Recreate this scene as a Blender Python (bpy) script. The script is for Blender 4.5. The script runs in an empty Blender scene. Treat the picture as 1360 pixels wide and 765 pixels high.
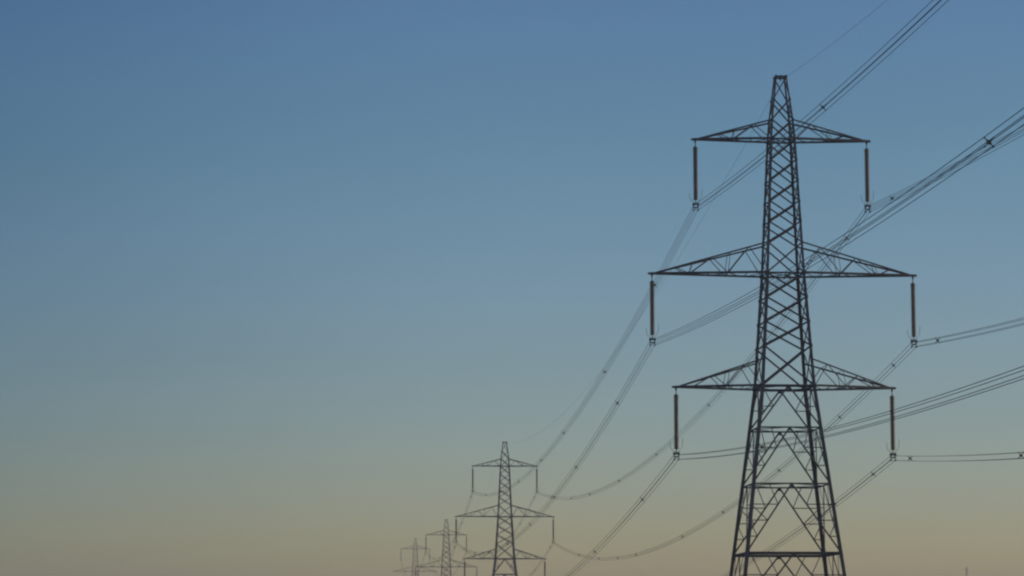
import bpy, bmesh, math, random
from mathutils import Vector, Matrix
R = math.radians
sc = bpy.context.scene
col = sc.collection
random.seed(7)

# ------------------------------------------------------------------ camera
EYE = 1.8
cam_d = bpy.data.cameras.new('camera')
cam = bpy.data.objects.new('camera', cam_d)
col.objects.link(cam)
cam.location = (0, 0, EYE)
cam.rotation_euler = (R(90 + 7.433), 0, 0)
cam_d.sensor_width = 36.0
cam_d.lens = 36.0 * 3616 / 1360
cam_d.clip_start = 0.1
cam_d.clip_end = 20000
sc.camera = cam

# ------------------------------------------------------------------ sky and sun
SUN_EL, SUN_AZ = R(8.0), R(92.0)            # low, clockwise from +Y (the view direction)
world = bpy.data.worlds.new('World')
sc.world = world
world.use_nodes = True
wn, wl = world.node_tree.nodes, world.node_tree.links
wn.clear()
out = wn.new('ShaderNodeOutputWorld')
bg = wn.new('ShaderNodeBackground')
bg.inputs['Strength'].default_value = 0.1
sky = wn.new('ShaderNodeTexSky')
sky.sky_type = 'NISHITA'
sky.sun_disc = False
sky.sun_elevation = SUN_EL
sky.sun_rotation = SUN_AZ
sky.air_density = 1.0
sky.dust_density = 1.0
sky.ozone_density = 3.0
# the evening sky's own colour by height above the horizon (world directions)
tcw = wn.new('ShaderNodeTexCoord')
sep = wn.new('ShaderNodeSeparateXYZ')
mr = wn.new('ShaderNodeMapRange')
mr.inputs['From Min'].default_value = 0.0
mr.inputs['From Max'].default_value = 0.25
ramp = wn.new('ShaderNodeValToRGB')
STOPS = [(0.0, (1.30, 1.07, 0.82)), (0.108, (1.28, 1.06, 0.80)), (0.206, (1.06, 0.92, 0.88)), (0.315, (0.90, 0.84, 0.87)), (0.52, (0.80, 0.80, 0.86)), (0.72, (0.69, 0.77, 0.81)), (0.92, (0.63, 0.71, 0.82)), (1.0, (0.61, 0.70, 0.82))]
el = ramp.color_ramp.elements
for k, (p, c) in enumerate(STOPS):
    e = el[k] if k < 2 else el.new(p)
    e.position = p
    e.color = (*c, 1)
mx = wn.new('ShaderNodeMix')
mx.data_type = 'RGBA'
mx.blend_type = 'MULTIPLY'
mx.inputs[0].default_value = 1.0
wl.new(tcw.outputs['Generated'], sep.inputs[0])
wl.new(sep.outputs['Z'], mr.inputs['Value'])
wl.new(mr.outputs[0], ramp.inputs['Fac'])
wl.new(sky.outputs[0], mx.inputs[6])
wl.new(ramp.outputs['Color'], mx.inputs[7])
# darkens the sky away from the sun; partly lens vignetting put into its colour
mr2 = wn.new('ShaderNodeMapRange')
mr2.interpolation_type = 'SMOOTHSTEP'
mr2.inputs['From Min'].default_value = -0.30
mr2.inputs['From Max'].default_value = 0.02
side = wn.new('ShaderNodeMix')
side.data_type = 'RGBA'
side.inputs[6].default_value = (0.49, 0.59, 0.66, 1)
side.inputs[7].default_value = (1, 1, 1, 1)
mx2 = wn.new('ShaderNodeMix')
mx2.data_type = 'RGBA'
mx2.blend_type = 'MULTIPLY'
mx2.inputs[0].default_value = 1.0
wl.new(sep.outputs['X'], mr2.inputs['Value'])
wl.new(mr2.outputs[0], side.inputs[0])
wl.new(mx.outputs[2], mx2.inputs[6])
wl.new(side.outputs[2], mx2.inputs[7])
# thin uneven veils, barely visible, lying along the horizon
mpn = wn.new('ShaderNodeMapping')
mpn.inputs['Scale'].default_value = (1.0, 1.0, 4.5)
nz = wn.new('ShaderNodeTexNoise')
nz.inputs['Scale'].default_value = 4.0
nz.inputs['Detail'].default_value = 5.0
nz.inputs['Roughness'].default_value = 0.6
mr3 = wn.new('ShaderNodeMapRange')
mr3.inputs['From Min'].default_value = 0.3
mr3.inputs['From Max'].default_value = 0.7
mr3.inputs['To Min'].default_value = 0.965
mr3.inputs['To Max'].default_value = 1.035
vm = wn.new('ShaderNodeVectorMath')
vm.operation = 'SCALE'
wl.new(tcw.outputs['Generated'], mpn.inputs['Vector'])
wl.new(mpn.outputs[0], nz.inputs['Vector'])
wl.new(nz.outputs['Fac'], mr3.inputs['Value'])
wl.new(mx2.outputs[2], vm.inputs[0])
wl.new(mr3.outputs[0], vm.inputs['Scale'])
wl.new(vm.outputs[0], bg.inputs['Color'])
wl.new(bg.outputs[0], out.inputs['Surface'])

sd = bpy.data.lights.new('sun', 'SUN')
sd.energy = 0.7
sd.angle = R(0.5)
sd.color = (1.0, 0.72, 0.48)
sun = bpy.data.objects.new('sun', sd)
col.objects.link(sun)
dv = Vector((math.sin(SUN_AZ) * math.cos(SUN_EL), math.cos(SUN_AZ) * math.cos(SUN_EL), math.sin(SUN_EL)))
sun.rotation_euler = dv.to_track_quat('Z', 'Y').to_euler()
sun.location = (0, 0, 200)

vs = sc.view_settings
vs.view_transform = 'Standard'
vs.look = 'None'
vs.exposure = 0.90
vs.gamma = 1.0
vs.use_curve_mapping = False
sc.cycles.use_denoising = True
sc.cycles.max_bounces = 6
sc.cycles.volume_bounces = 1
sc.cycles.filter_width = 2.3

# ------------------------------------------------------------------ helpers
def link(name, me, m=None, parent=None):
    o = bpy.data.objects.new(name, me)
    col.objects.link(o)
    if m and not me.materials:
        me.materials.append(m)
    if parent:
        o.parent = parent
    return o

def empty(name, loc, rz, label, cat, group=None):
    o = bpy.data.objects.new(name, None)
    col.objects.link(o)
    o.location = loc
    o.rotation_euler = (0, 0, rz)
    o['label'] = label
    o['category'] = cat
    if group:
        o['group'] = group
    return o

def mat(name, c1, c2, scale, rough, metal=0.0, bump=0.0):
    m = bpy.data.materials.new(name)
    m.use_nodes = True
    n, l = m.node_tree.nodes, m.node_tree.links
    b = n['Principled BSDF']
    tc = n.new('ShaderNodeTexCoord')
    no = n.new('ShaderNodeTexNoise')
    no.inputs['Scale'].default_value = scale
    no.inputs['Detail'].default_value = 6
    l.new(tc.outputs['Object'], no.inputs['Vector'])
    r = n.new('ShaderNodeValToRGB')
    r.color_ramp.elements[0].position = 0.35
    r.color_ramp.elements[1].position = 0.65
    r.color_ramp.elements[0].color = (*c1, 1)
    r.color_ramp.elements[1].color = (*c2, 1)
    l.new(no.outputs['Fac'], r.inputs['Fac'])
    l.new(r.outputs['Color'], b.inputs['Base Color'])
    b.inputs['Roughness'].default_value = rough
    b.inputs['Metallic'].default_value = metal
    if bump:
        bp = n.new('ShaderNodeBump')
        bp.inputs['Strength'].default_value = bump
        l.new(no.outputs['Fac'], bp.inputs['Height'])
        l.new(bp.outputs['Normal'], b.inputs['Normal'])
    return m

STEEL = mat('weathered_steel', (0.014, 0.019, 0.034), (0.040, 0.046, 0.062), 1.7, 0.6)
GLAZE = mat('brown_glaze', (0.12, 0.075, 0.045), (0.19, 0.118, 0.07), 3.0, 0.4)
FITTING = mat('galvanised_fitting', (0.045, 0.045, 0.048), (0.08, 0.08, 0.082), 9.0, 0.55, 0.3)
WIRE = mat('aged_aluminium', (0.07, 0.07, 0.074), (0.12, 0.12, 0.123), 2.0, 0.6, 0.2)
GRASS = mat('grass', (0.035, 0.055, 0.018), (0.075, 0.085, 0.03), 0.06, 0.95)

class MB:
    """collects steel bars, tubes and lathed forms into ONE mesh"""
    def __init__(s):
        s.v, s.f = [], []
    def hull(s, prof, p, q, u, w):
        n = len(prof); k = len(s.v)
        for e in (p, q):
            for a, b in prof:
                s.v.append(tuple(e + u * a + w * b))
        for i in range(n):
            j = (i + 1) % n
            s.f.append((k + i, k + j, k + n + j, k + n + i))
        s.f.append(tuple(k + i for i in reversed(range(n))))
        s.f.append(tuple(k + n + i for i in range(n)))
    def angle(s, p, q, size, t=None, out=None):
        """rolled steel L section from p to q, its corner turned to 'out'"""
        p, q = Vector(p), Vector(q)
        d = (q - p).normalized()
        o = Vector(out) if out is not None else Vector((0, 0, 1))
        o = o - d * o.dot(d)
        if o.length < 1e-4:
            o = Vector((1, 0, 0)) - d * d.x
        o.normalize()
        b = d.cross(o)
        # flanges run at 45 degrees either side of -o
        u = (-o + b).normalized(); w = (-o - b).normalized()
        t = t or size * 0.14
        c = o * (size * 0.35)
        prof = [(0, 0), (size, 0), (size, t), (t, t), (t, size), (0, size)]
        s.hull(prof, p + c, q + c, u, w)
    def box(s, p, q, a, b, up=(0, 0, 1)):
        p, q = Vector(p), Vector(q)
        d = (q - p).normalized(); o = Vector(up); o = o - d * o.dot(d)
        if o.length < 1e-4:
            o = Vector((1, 0, 0)) - d * d.x
        o.normalize(); e = d.cross(o)
        s.hull([(-a / 2, -b / 2), (a / 2, -b / 2), (a / 2, b / 2), (-a / 2, b / 2)], p, q, e, o)
    def tube(s, pts, r, n=6):
        pts = [Vector(p) for p in pts]; k0 = len(s.v); m = len(pts)
        for i, p in enumerate(pts):
            d = (pts[min(i + 1, m - 1)] - pts[max(i - 1, 0)]).normalized()
            o = Vector((0, 0, 1)) if abs(d.z) < 0.9 else Vector((1, 0, 0))
            u = d.cross(o).normalized(); w = u.cross(d)
            for j in range(n):
                a = 2 * math.pi * j / n
                s.v.append(tuple(p + u * (r * math.cos(a)) + w * (r * math.sin(a))))
        for i in range(m - 1):
            for j in range(n):
                a, b = k0 + i * n + j, k0 + i * n + (j + 1) % n
                s.f.append((a, b, b + n, a + n))
        s.f.append(tuple(k0 + j for j in reversed(range(n))))
        s.f.append(tuple(k0 + (m - 1) * n + j for j in range(n)))
    def lathe(s, prof, n=14):
        k0 = len(s.v)
        for r, z in prof:
            for j in range(n):
                a = 2 * math.pi * j / n
                s.v.append((r * math.cos(a), r * math.sin(a), z))
        for i in range(len(prof) - 1):
            for j in range(n):
                a, b = k0 + i * n + j, k0 + i * n + (j + 1) % n
                s.f.append((a, a + n, b + n, b))
    def build(s, name, m, parent=None, smooth=False):
        me = bpy.data.meshes.new(name)
        me.from_pydata(s.v, [], s.f)
        if smooth:
            me.polygons.foreach_set('use_smooth', [True] * len(me.polygons))
        me.update()
        return link(name, me, m, parent)

# ------------------------------------------------------------------ the line
Z_ARM = 23.5                     # lowest cross-arm above the pylon's foot
# pylon feet: x, y, lowest-arm height above the eye
SITES = [(20.93, 208.6, 19.46), (-1.50, 570.0, 17.42), (-21.8, 905.8, 16.27), (-45.4, 1283.7, 24.58)]
BEHIND = (40.2, -57.8, 21.83)
ARMS = [(19.31, 6.97, 1.55), (8.77, 10.41, 2.42), (0.0, 8.62, 2.1)]   # height, half length, depth at the body
PEAK = 24.34
DROP = 5.35                      # arm to conductor

def ground_z(x, y):
    ks = [(-4000, -4), (0, 0), (209, SITES[0][2] + EYE - Z_ARM), (570, SITES[1][2] + EYE - Z_ARM),
          (906, SITES[2][2] + EYE - Z_ARM), (1284, SITES[3][2] + EYE - Z_ARM), (2200, -2), (4200, -6)]
    for (a, za), (b, zb) in zip(ks, ks[1:]):
        if a <= y <= b:
            t = (y - a) / (b - a)
            t = t * t * (3 - 2 * t)
            return za + (zb - za) * t
    return ks[0][1] if y < ks[0][0] else ks[-1][1]

# ground: one sheet to the horizon
def make_ground():
    ys = [-4000, -2000, -1000, -400, -100] + [i * 30 for i in range(0, 51)] + [1700, 2000, 2400, 3000, 4000]
    xs = [-4000, -2500, -1500, -800, -400] + [i * 50 for i in range(-6, 7)] + [400, 800, 1500, 2500, 4000]
    v = [(x, y, ground_z(x, y)) for y in ys for x in xs]
    n = len(xs)
    f = [(j * n + i, j * n + i + 1, (j + 1) * n + i + 1, (j + 1) * n + i) for j in range(len(ys) - 1) for i in range(n - 1)]
    me = bpy.data.meshes.new('ground')
    me.from_pydata(v, [], f)
    me.polygons.foreach_set('use_smooth', [True] * len(me.polygons))
    o = link('ground', me, GRASS)
    o['kind'] = 'structure'
make_ground()

# haze: one closed box of even thin air
def make_haze():
    m = bpy.data.materials.new('haze')
    m.use_nodes = True
    n, l = m.node_tree.nodes, m.node_tree.links
    n.clear()
    o = n.new('ShaderNodeOutputMaterial')
    p = n.new('ShaderNodeVolumePrincipled')
    p.inputs['Color'].default_value = (0.95, 0.94, 0.92, 1)
    p.inputs['Density'].default_value = 0.0004
    p.inputs['Anisotropy'].default_value = 0.0
    l.new(p.outputs[0], o.inputs['Volume'])
    bm = bmesh.new()
    bmesh.ops.create_cube(bm, size=1, matrix=Matrix.Translation((0, 0, 23)) @ Matrix.Diagonal((8100, 8100, 66, 1)))
    me = bpy.data.meshes.new('haze'); bm.to_mesh(me); bm.free()
    h = link('haze', me, m)
    h['kind'] = 'stuff'
make_haze()

# ------------------------------------------------------------------ lattice pylon
def hw(z):
    ks = [(-24, 4.99), (0, 2.03), (8.77, 1.45), (19.31, 0.95), (20.86, 0.83), (PEAK, 0.42)]
    for (a, wa), (b, wb) in zip(ks, ks[1:]):
        if z <= b:
            return wa + (wb - wa) * (z - a) / (b - a)
    return ks[-1][1]

def corner(z, sx, sy):
    return Vector((sx * hw(z), sy * hw(z), z + Z_ARM))

FACES = [((-1, -1), (1, -1)), ((1, -1), (1, 1)), ((1, 1), (-1, 1)), ((-1, 1), (-1, -1))]

def make_pylon(name, label, group):
    root = empty(name, (0, 0, 0), 0, label, 'pylon', group)
    # legs
    nodes = [-Z_ARM - 0.3, 0, 8.77, 19.31, 20.86, PEAK]
    for sx in (-1, 1):
        for sy in (-1, 1):
            b = MB()
            for (za, zb), size in zip(zip(nodes, nodes[1:]), (0.27, 0.23, 0.18, 0.15, 0.12)):
                b.angle(corner(za, sx, sy), corner(zb, sx, sy), size, out=(sx, sy, 0))
            # splice plates
            for z in (-18, -12.8, -5.5, 4.9, 13.0):
                b.angle(corner(z - .35, sx, sy), corner(z + .35, sx, sy), 0.30 if z < 0 else 0.22, out=(sx, sy, 0))
            b.build('leg', STEEL, root)
    # X panels of the upper body, face by face
    n5 = [11.17 + (19.31 - 11.17) * i / 5 for i in range(5)]
    xs = [0, 3.12, 5.0, 6.9, 8.77] + n5 + [19.31, 20.86, 22.5, PEAK]
    tiers = [(0, -3.2, 1), (-3.2, -7.5, 2), (-7.5, -12.75, 3), (-12.75, -18.2, 3), (-18.2, -Z_ARM, 2)]
    for c0, c1 in FACES:
        nrm = Vector((c0[0] + c1[0], c0[1] + c1[1], 0)).normalized()
        b = MB()
        for za, zb in zip(xs, xs[1:]):
            if zb == PEAK:
                b.angle(corner(za, *c0), corner(zb, *c1), 0.07, out=nrm)
                continue
            s = 0.10 if za < 8 else 0.085
            b.angle(corner(za, *c0), corner(zb, *c1), s, out=nrm)
            b.angle(corner(za, *c1) - nrm * 0.03, corner(zb, *c0) - nrm * 0.03, s, out=-nrm)
        for z in (PEAK, 19.31, 8.77):
            b.angle(corner(z, *c0), corner(z, *c1), 0.10, out=nrm)
        b.angle(corner(0, *c0), corner(0, *c1), 0.15, out=nrm)
        # gusset plates
        for z in xs:
            for c in (c0, c1):
                k = corner(z, *c)
                t = (corner(z, *c1) - corner(z, *c0)).normalized() * (1 if c == c0 else -1)
                g = 0.13 if z < 9 else 0.10
                b.box(k + t * 0.02 - Vector((0, 0, g)), k + t * 0.02 + Vector((0, 0, g)), 0.02 if abs(nrm.x) > .5 else 2 * g, 2 * g if abs(nrm.x) > .5 else 0.02, up=(0, 1, 0))
        b.build('body_bracing', STEEL, root)
        b = MB()
        for z1, z0, n in tiers:
            A, B = corner(z1, *c0), corner(z1, *c1)
            C, D = corner(z0, *c0), corner(z0, *c1)
            ap = (A + B) / 2
            if z0 > -Z_ARM + 1:
                b.angle(C, D, 0.15 if z0 < -12 else 0.085, out=nrm)
            b.box(ap - Vector((0, 0, 0.26)), ap + Vector((0, 0, 0.06)), 0.02 if abs(nrm.x) > .5 else 0.22, 0.22 if abs(nrm.x) > .5 else 0.02, up=(0, 1, 0))
            for top, foot in ((A, C), (B, D)):
                b.angle(ap, foot, 0.09, out=nrm)
                def V(t): return ap + (foot - ap) * t
                def L(t): return top + (foot - top) * t
                ts = {1: (0.5,), 2: (0.36, 0.68), 3: (0.3, 0.53, 0.76)}[n]
                prev = None
                for t in ts:
                    b.angle(V(t), L(t), 0.052, out=nrm)
                    if prev is None:
                        q = top + (ap - top) * 0.42
                        b.angle(q if n > 1 else top, V(t), 0.05, out=nrm)
                    else:
                        b.angle(L(prev), V(t), 0.05, out=nrm)
                    prev = t
        b.build('leg_bracing', STEEL, root)
    # horizontal frames inside the body
    for z in (0, -3.2, -7.5, -12.75, -18.2, 8.77, 19.31):
        b = MB()
        mids = [(corner(z, *c0) + corner(z, *c1)) / 2 for c0, c1 in FACES]
        if z <= 0:
            for i in range(4):
                b.angle(mids[i], mids[(i + 1) % 4], 0.07)
        else:
            b.angle(corner(z, -1, -1), corner(z, 1, 1), 0.07)
            b.angle(corner(z, -1, 1), corner(z, 1, -1), 0.07)
        b.build('plan_bracing', STEEL, root)
    # cross-arms
    for zi, w, dep in ARMS:
        for sx in (-1, 1):
            tip = Vector((sx * w, 0, zi + Z_ARM))
            zr = zi + dep
            nb = {6.97: 4, 10.41: 6, 8.62: 5}[w]
            arm = MB()
            def bot(t, sy):
                return corner(zi, sx, sy).lerp(tip + Vector((-sx * 0.15, sy * 0.09, 0)), t)
            def top(t, sy):
                return corner(zr, sx, sy).lerp(tip + Vector((-sx * 0.55, sy * 0.09, 0.13)), t)
            for sy in (-1, 1):
                arm.angle(bot(0, sy), bot(1, sy), 0.165, out=(0, sy, -1))
            # landing plate and hanger bracket at the tip
            arm.box(tip + Vector((-sx * 0.9, 0, 0.03)), tip + Vector((sx * 0.05, 0, 0.03)), 0.24, 0.15)
            arm.box(tip + Vector((-sx * 0.25, 0, -0.02)), tip + Vector((-sx * 0.25, 0, -0.2)), 0.05, 0.14, up=(1, 0, 0))
            a_o = arm.build('cross_arm', STEEL, root)
            tc = MB()
            for sy in (-1, 1):
                tc.angle(top(0, sy), top(1, sy), 0.12, out=(0, sy, 1))
            tc.build('tie_member', STEEL, a_o)
            lb = MB()
            ts = [i / nb for i in range(nb + 1)]
            for sy in (-1, 1):
                for i in range(nb - 1):
                    if i % 2 == 0:
                        lb.angle(bot(ts[i], sy), top(ts[i + 1], sy), 0.047, out=(0, sy, 0))
                    else:
                        lb.angle(top(ts[i], sy), bot(ts[i + 1], sy), 0.047, out=(0, sy, 0))
                    if i and i % 2 == 0:
                        lb.angle(bot(ts[i], sy), top(ts[i], sy), 0.035, out=(0, sy, 0))
            for i in range(nb - 1):
                s1 = 1 if i % 2 else -1
                lb.angle(bot(ts[i], s1), bot(ts[i + 1], -s1), 0.06)
                lb.angle(bot(ts[i + 1], -1), bot(ts[i + 1], 1), 0.055)
                lb.angle(top(ts[i + 1], -1), top(ts[i + 1], 1), 0.045)
            lb.build('arm_bracing', STEEL, a_o)
    # earth wire bracket
    b = MB()
    b.box((0, -0.5, Z_ARM + PEAK + 0.03), (0, 0.5, Z_ARM + PEAK + 0.03), 0.12, 0.08)
    b.box((0, 0, Z_ARM + PEAK - 0.02), (0, 0, Z_ARM + PEAK - 0.25), 0.05, 0.1, up=(1, 0, 0))
    b.build('earth_wire_bracket', STEEL, root)
    return root

def copy_tree(o, parent=None):
    c = o.copy()
    col.objects.link(c)
    c.parent = parent
    for ch in list(o.children):
        copy_tree(ch, c)
    return c

G_P = 'lattice pylons in a receding line'
LAB_P = ['large dark steel lattice pylon nearest the camera, filling the right side with six long arms',
         'medium lattice pylon left of the big one, second in the receding line',
         'small hazy lattice pylon just left of the medium pylon, overlapping its left arm',
         'faintest and smallest lattice pylon, leftmost at the end of the receding line']
def heading(i):
    a, b = SITES[max(i - 1, 0)], SITES[min(i + 1, 3)]
    return math.atan2(b[1] - a[1], b[0] - a[0]) - math.pi / 2
pyl0 = make_pylon('lattice_pylon', LAB_P[0], G_P)
PYL = []
for i, (x, y, z) in enumerate(SITES):
    o = pyl0 if i == 0 else copy_tree(pyl0)
    o.location = (x, y, z + EYE - Z_ARM)
    o.rotation_euler = (0, 0, heading(i))
    o['label'] = LAB_P[i]
    PYL.append(o)

def attach(site, ang, ph):
    """world point where the phase's conductors hang (or the earth wire's clamp)"""
    x, y, z = site
    if ph == 'E':
        lx, lz = 0, PEAK - 0.3
    else:
        zi, w, _ = ARMS['TML'.index(ph[0])]
        lx = (w - 0.25) * (-1 if ph[1] == 'L' else 1)
        lz = zi - DROP
    return Vector((x + math.cos(ang) * lx, y + math.sin(ang) * lx, z + EYE + lz))

# ------------------------------------------------------------------ insulator strings
HALF = 0.175                     # half the side of the four-wire bundle
def make_string():
    root = empty('insulator_string', (0, 0, 0), 0, '', 'insulator', 'insulator strings hanging from the pylon arms')
    # origin at the bundle centre, string rises DROP - 0.2 to the arm bracket
    top = DROP - 0.15
    b = MB()
    b.tube([(0, 0, top), (0, 0, top - 0.42)], 0.035)
    for k in range(3):
        b.box((0, 0, top - 0.05 - 0.13 * k), (0, 0, top - 0.13 - 0.13 * k), 0.09 if k % 2 else 0.05, 0.05 if k % 2 else 0.09, up=(1, 0, 0))
    b.build('hanger', FITTING, root)
    prof = []
    z = top - 0.40
    n = 25
    pitch = (z - 0.60) / n
    prof.append((0.0, z))
    for k in range(n):
        prof += [(0.10, z), (0.11, z - pitch * 0.06), (0.165, z - pitch * 0.22), (0.188, z - pitch * 0.40), (0.185, z - pitch * 0.74), (0.16, z - pitch * 0.80), (0.10, z - pitch * 0.84)]
        z -= pitch
    prof += [(0.08, z), (0.0, z)]
    b = MB(); b.lathe(prof)
    b.build('disc_stack', GLAZE, root, True)
    # yoke and clamps
    y = MB()
    y.tube([(0, 0, 0.64), (0, 0, 0.2)], 0.035)
    y.box((-0.26, 0, 0.30), (0.26, 0, 0.30), 0.03, 0.16)
    y.box((-0.20, 0, 0.02), (0.20, 0, 0.02), 0.03, 0.10)
    y.box((-0.20, 0, 0.0), (-0.20, 0, 0.30), 0.04, 0.035)
    y.box((0.20, 0, 0.0), (0.20, 0, 0.30), 0.04, 0.035)
    y.build('yoke', FITTING, root)
    for sx in (-1, 1):
        for sz in (-1, 1):
            c = MB()
            px, pz = sx * HALF, sz * HALF
            c.box((px, -0.18, pz - 0.01), (px, 0.18, pz - 0.01), 0.09, 0.10)
            c.box((px, 0, pz), (px * 1.1, 0, pz + 0.14), 0.04, 0.05)
            c.build('clamp', FITTING, root)
    for sx in (-1, 1):
        h = MB()
        pts = []
        for k in range(9):
            t = k / 8
            pts.append((sx * (0.08 + 0.40 * math.sin(min(t * 1.9, 1.57))), 0, 0.42 + (t ** 1.6) * (1.05 if sx > 0 else 0.75)))
        h.tube(pts, 0.016)
        h.build('arcing_horn', FITTING, root, True)
    h = MB()
    pts = [(0.20 * math.cos(a * math.pi / 8), 0.20 * math.sin(a * math.pi / 8), top - 0.62) for a in range(17)]
    h.tube(pts, 0.016)
    h.build('guard_ring', FITTING, root, True)
    return root
LEV = {'T': 'top', 'M': 'middle', 'L': 'lowest'}
SIDE = {'L': 'left', 'R': 'right'}
PN = ['the big near pylon', 'the second, medium pylon', 'the third, hazy pylon', 'the fourth, faintest pylon']
str0 = make_string()
first = True
for i, phs in enumerate((['TL', 'TR', 'ML', 'MR', 'LL', 'LR'], ['TL', 'TR', 'ML', 'MR', 'LL', 'LR'], ['TL', 'TR', 'ML', 'MR'], ['TL', 'TR'])):
    for ph in phs:
        o = str0 if first else copy_tree(str0)
        first = False
        o.location = attach(SITES[i], heading(i), ph)
        o.rotation_euler = (0, 0, heading(i))
        look = 'brown glazed insulator string with horns' if i == 0 else ('dark insulator string' if i == 1 else 'hazy grey insulator string')
        o['label'] = f"{look} under the {LEV[ph[0]]} {SIDE[ph[1]]} arm of {PN[i]}"

# ------------------------------------------------------------------ conductors
def make_spacer_mesh():
    b = MB()
    h = HALF
    c = [(-h, 0, -h), (h, 0, -h), (h, 0, h), (-h, 0, h)]
    b.box((-0.09, 0, 0), (0.09, 0, 0), 0.08, 0.17)
    for k in range(4):
        p = Vector(c[k])
        b.box(p * 0.3, p * 1.04, 0.04, 0.035, up=(0, 1, 0))
        b.box(p + Vector((0, -0.07, 0)), p + Vector((0, 0.07, 0)), 0.048, 0.048)
    me = bpy.data.meshes.new('spacer')
    me.from_pydata(b.v, [], b.f)
    me.materials.append(FITTING)
    return me
SPACER = make_spacer_mesh()
G_C = 'four-wire conductor bundles strung between the pylons'

def para(A, B, sag, t):
    p = A.lerp(B, t)
    p.z -= 4 * sag * t * (1 - t)
    return p

def bundle(A, B, sag, label, spacers, n=72):
    mid = (A + B) / 2
    d = (B - A); d.z = 0; L = d.length
    ang = math.atan2(d.y, d.x) - math.pi / 2
    root = empty('conductor_bundle', tuple(A), 0, label, 'power line', G_C)
    lat = Vector((math.cos(ang), math.sin(ang), 0))
    for sx in (-1, 1):
        for sz in (-1, 1):
            off = lat * (sx * HALF) + Vector((0, 0, sz * HALF))
            w = MB()
            ds = sag * random.uniform(-0.006, 0.006)
            w.tube([para(A, B, sag + ds, k / n) + off - A for k in range(n + 1)], 0.0165)
            w.build('wire', WIRE, root, True)
    for s in spacers:
        if s > L - 6:
            continue
        t = s / L
        p = para(A, B, sag, t)
        q = para(A, B, sag, t + 0.002)
        o = bpy.data.objects.new('spacer', SPACER)
        col.objects.link(o)
        o.parent = root
        o.location = p - A
        o.rotation_euler = (math.atan2((q - p).z, L * 0.002), 0, ang)

def earth(A, B, sag, label, n=72):
    w = MB()
    w.tube([para(A, B, sag, k / n) - A for k in range(n + 1)], 0.0095)
    o = w.build('earth_wire', WIRE, None, True)
    o.location = A
    o['label'] = label
    o['category'] = 'power line'
    o['group'] = 'single earth wires between the pylon peaks'

NEAR_SAG = {'TL': 4.8, 'TR': 5.2, 'ML': 4.9, 'MR': 5.4, 'LL': 4.8, 'LR': 5.6, 'E': 6.7}
FWD_SAG = {'TL': 7.7, 'TR': 8.7, 'ML': 7.7, 'MR': 8.7, 'LL': 7.5, 'LR': 8.2, 'E': 7.8}
NEAR_SP = {'TL': [53, 98, 141, 186, 231], 'TR': [9, 58, 104, 150, 196, 240], 'ML': [60, 105, 150, 185, 230], 'MR': [8, 60, 112, 160, 210],
           'LL': [40, 125, 160, 185, 230], 'LR': [6, 38, 84, 131, 180, 228]}
FWD_SP = {'TL': [28, 74, 127, 165, 213, 262, 310], 'TR': [9, 45, 93, 144, 192, 240, 276, 322], 'ML': [27, 69, 98, 137, 185, 234, 281, 325],
          'MR': [8, 32, 66, 107, 145, 201, 229, 261, 300], 'LL': [24, 68, 112, 160, 208, 256], 'LR': [8, 25, 72, 120, 170, 220, 270]}
hb = math.atan2(SITES[1][1] - BEHIND[1], SITES[1][0] - BEHIND[0]) - math.pi / 2
for ph in ('TL', 'TR', 'ML', 'MR', 'LL', 'LR'):
    bundle(attach(SITES[0], heading(0), ph), attach(BEHIND, hb, ph), NEAR_SAG[ph],
           f"four-wire bundle running from the big pylon's {LEV[ph[0]]} {SIDE[ph[1]]} insulator out of frame overhead", NEAR_SP[ph])
for ph in ('TL', 'TR', 'ML', 'MR', 'LL', 'LR'):
    bundle(attach(SITES[0], heading(0), ph), attach(SITES[1], heading(1), ph), FWD_SAG[ph],
           f"sagging bundle from the big pylon's {LEV[ph[0]]} {SIDE[ph[1]]} insulator to the second pylon", FWD_SP[ph])
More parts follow.
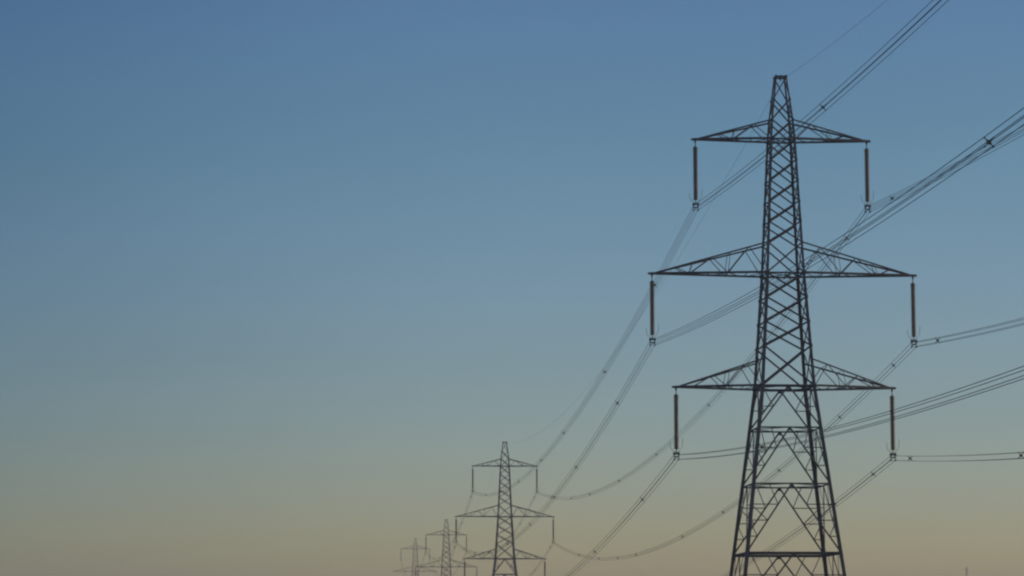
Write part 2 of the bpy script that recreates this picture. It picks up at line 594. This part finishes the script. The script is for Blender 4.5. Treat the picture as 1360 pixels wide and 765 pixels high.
for i in (1, 2):
    a, b = SITES[i], SITES[i + 1]
    for ph in (('TL', 'TR', 'ML', 'MR') if i == 1 else ('TL', 'TR')):
        L = math.hypot(b[0] - a[0], b[1] - a[1])
        bundle(attach(a, heading(i), ph), attach(b, heading(i + 1), ph), 8.3 * (L / 362) ** 2,
               f"faint distant bundle from the {LEV[ph[0]]} {SIDE[ph[1]]} insulator of {PN[i]} to the next",
               [8 + 48 * k for k in range(8)], 48)
earth(attach(SITES[0], heading(0), 'E'), attach(BEHIND, hb, 'E'), 6.7, 'thin single wire rising from the big pylon peak towards the upper right')
earth(attach(SITES[0], heading(0), 'E'), attach(SITES[1], heading(1), 'E'), 7.4, 'thin single wire sagging from the big pylon peak to the second pylon peak')
earth(attach(SITES[1], heading(1), 'E'), attach(SITES[2], heading(2), 'E'), 6.8, 'thin single wire between the second and third pylon peaks', 40)
earth(attach(SITES[2], heading(2), 'E'), attach(SITES[3], heading(3), 'E'), 8.0, 'thin single wire between the third and fourth pylon peaks', 40)

# ------------------------------------------------------------------ far slim mast at the right
def make_mast():
    x, y, h = 216.0, 1300.0, 37.0 + EYE
    g = ground_z(x, y)
    root = empty('radio_mast', (x, y, g), 0.3, 'faint distant slim mast just showing at the bottom edge right of the big pylon', 'mast')
    H = h - g
    def c(z, k):
        a = k * 2 * math.pi / 3
        r = 0.9 - 0.45 * z / H
        return Vector((r * math.cos(a), r * math.sin(a), z))
    for k in range(3):
        b = MB()
        b.tube([c(0, k), c(H - 3, k)], 0.05)
        b.build('leg', STEEL, root)
    b = MB()
    z = 0
    while z < H - 4.2:
        for k in range(3):
            b.angle(c(z, k), c(z + 1.2, (k + 1) % 3), 0.05)
            b.angle(c(z + 1.2, k), c(z + 1.2, (k + 1) % 3), 0.05)
        z += 1.2
    b.build('mast_bracing', STEEL, root)
    b = MB()
    b.tube([(0, 0, H - 3.4), (0, 0, H)], 0.07)
    for k in range(3):
        a = k * 2 * math.pi / 3 + 0.5
        b.box((0, 0, H - 2.6), (0.45 * math.cos(a), 0.45 * math.sin(a), H - 2.6), 0.06, 0.06)
        b.box((0.45 * math.cos(a), 0.45 * math.sin(a), H - 3.4), (0.45 * math.cos(a), 0.45 * math.sin(a), H - 1.4), 0.2, 0.1)
    b.build('antenna', FITTING, root)
make_mast()
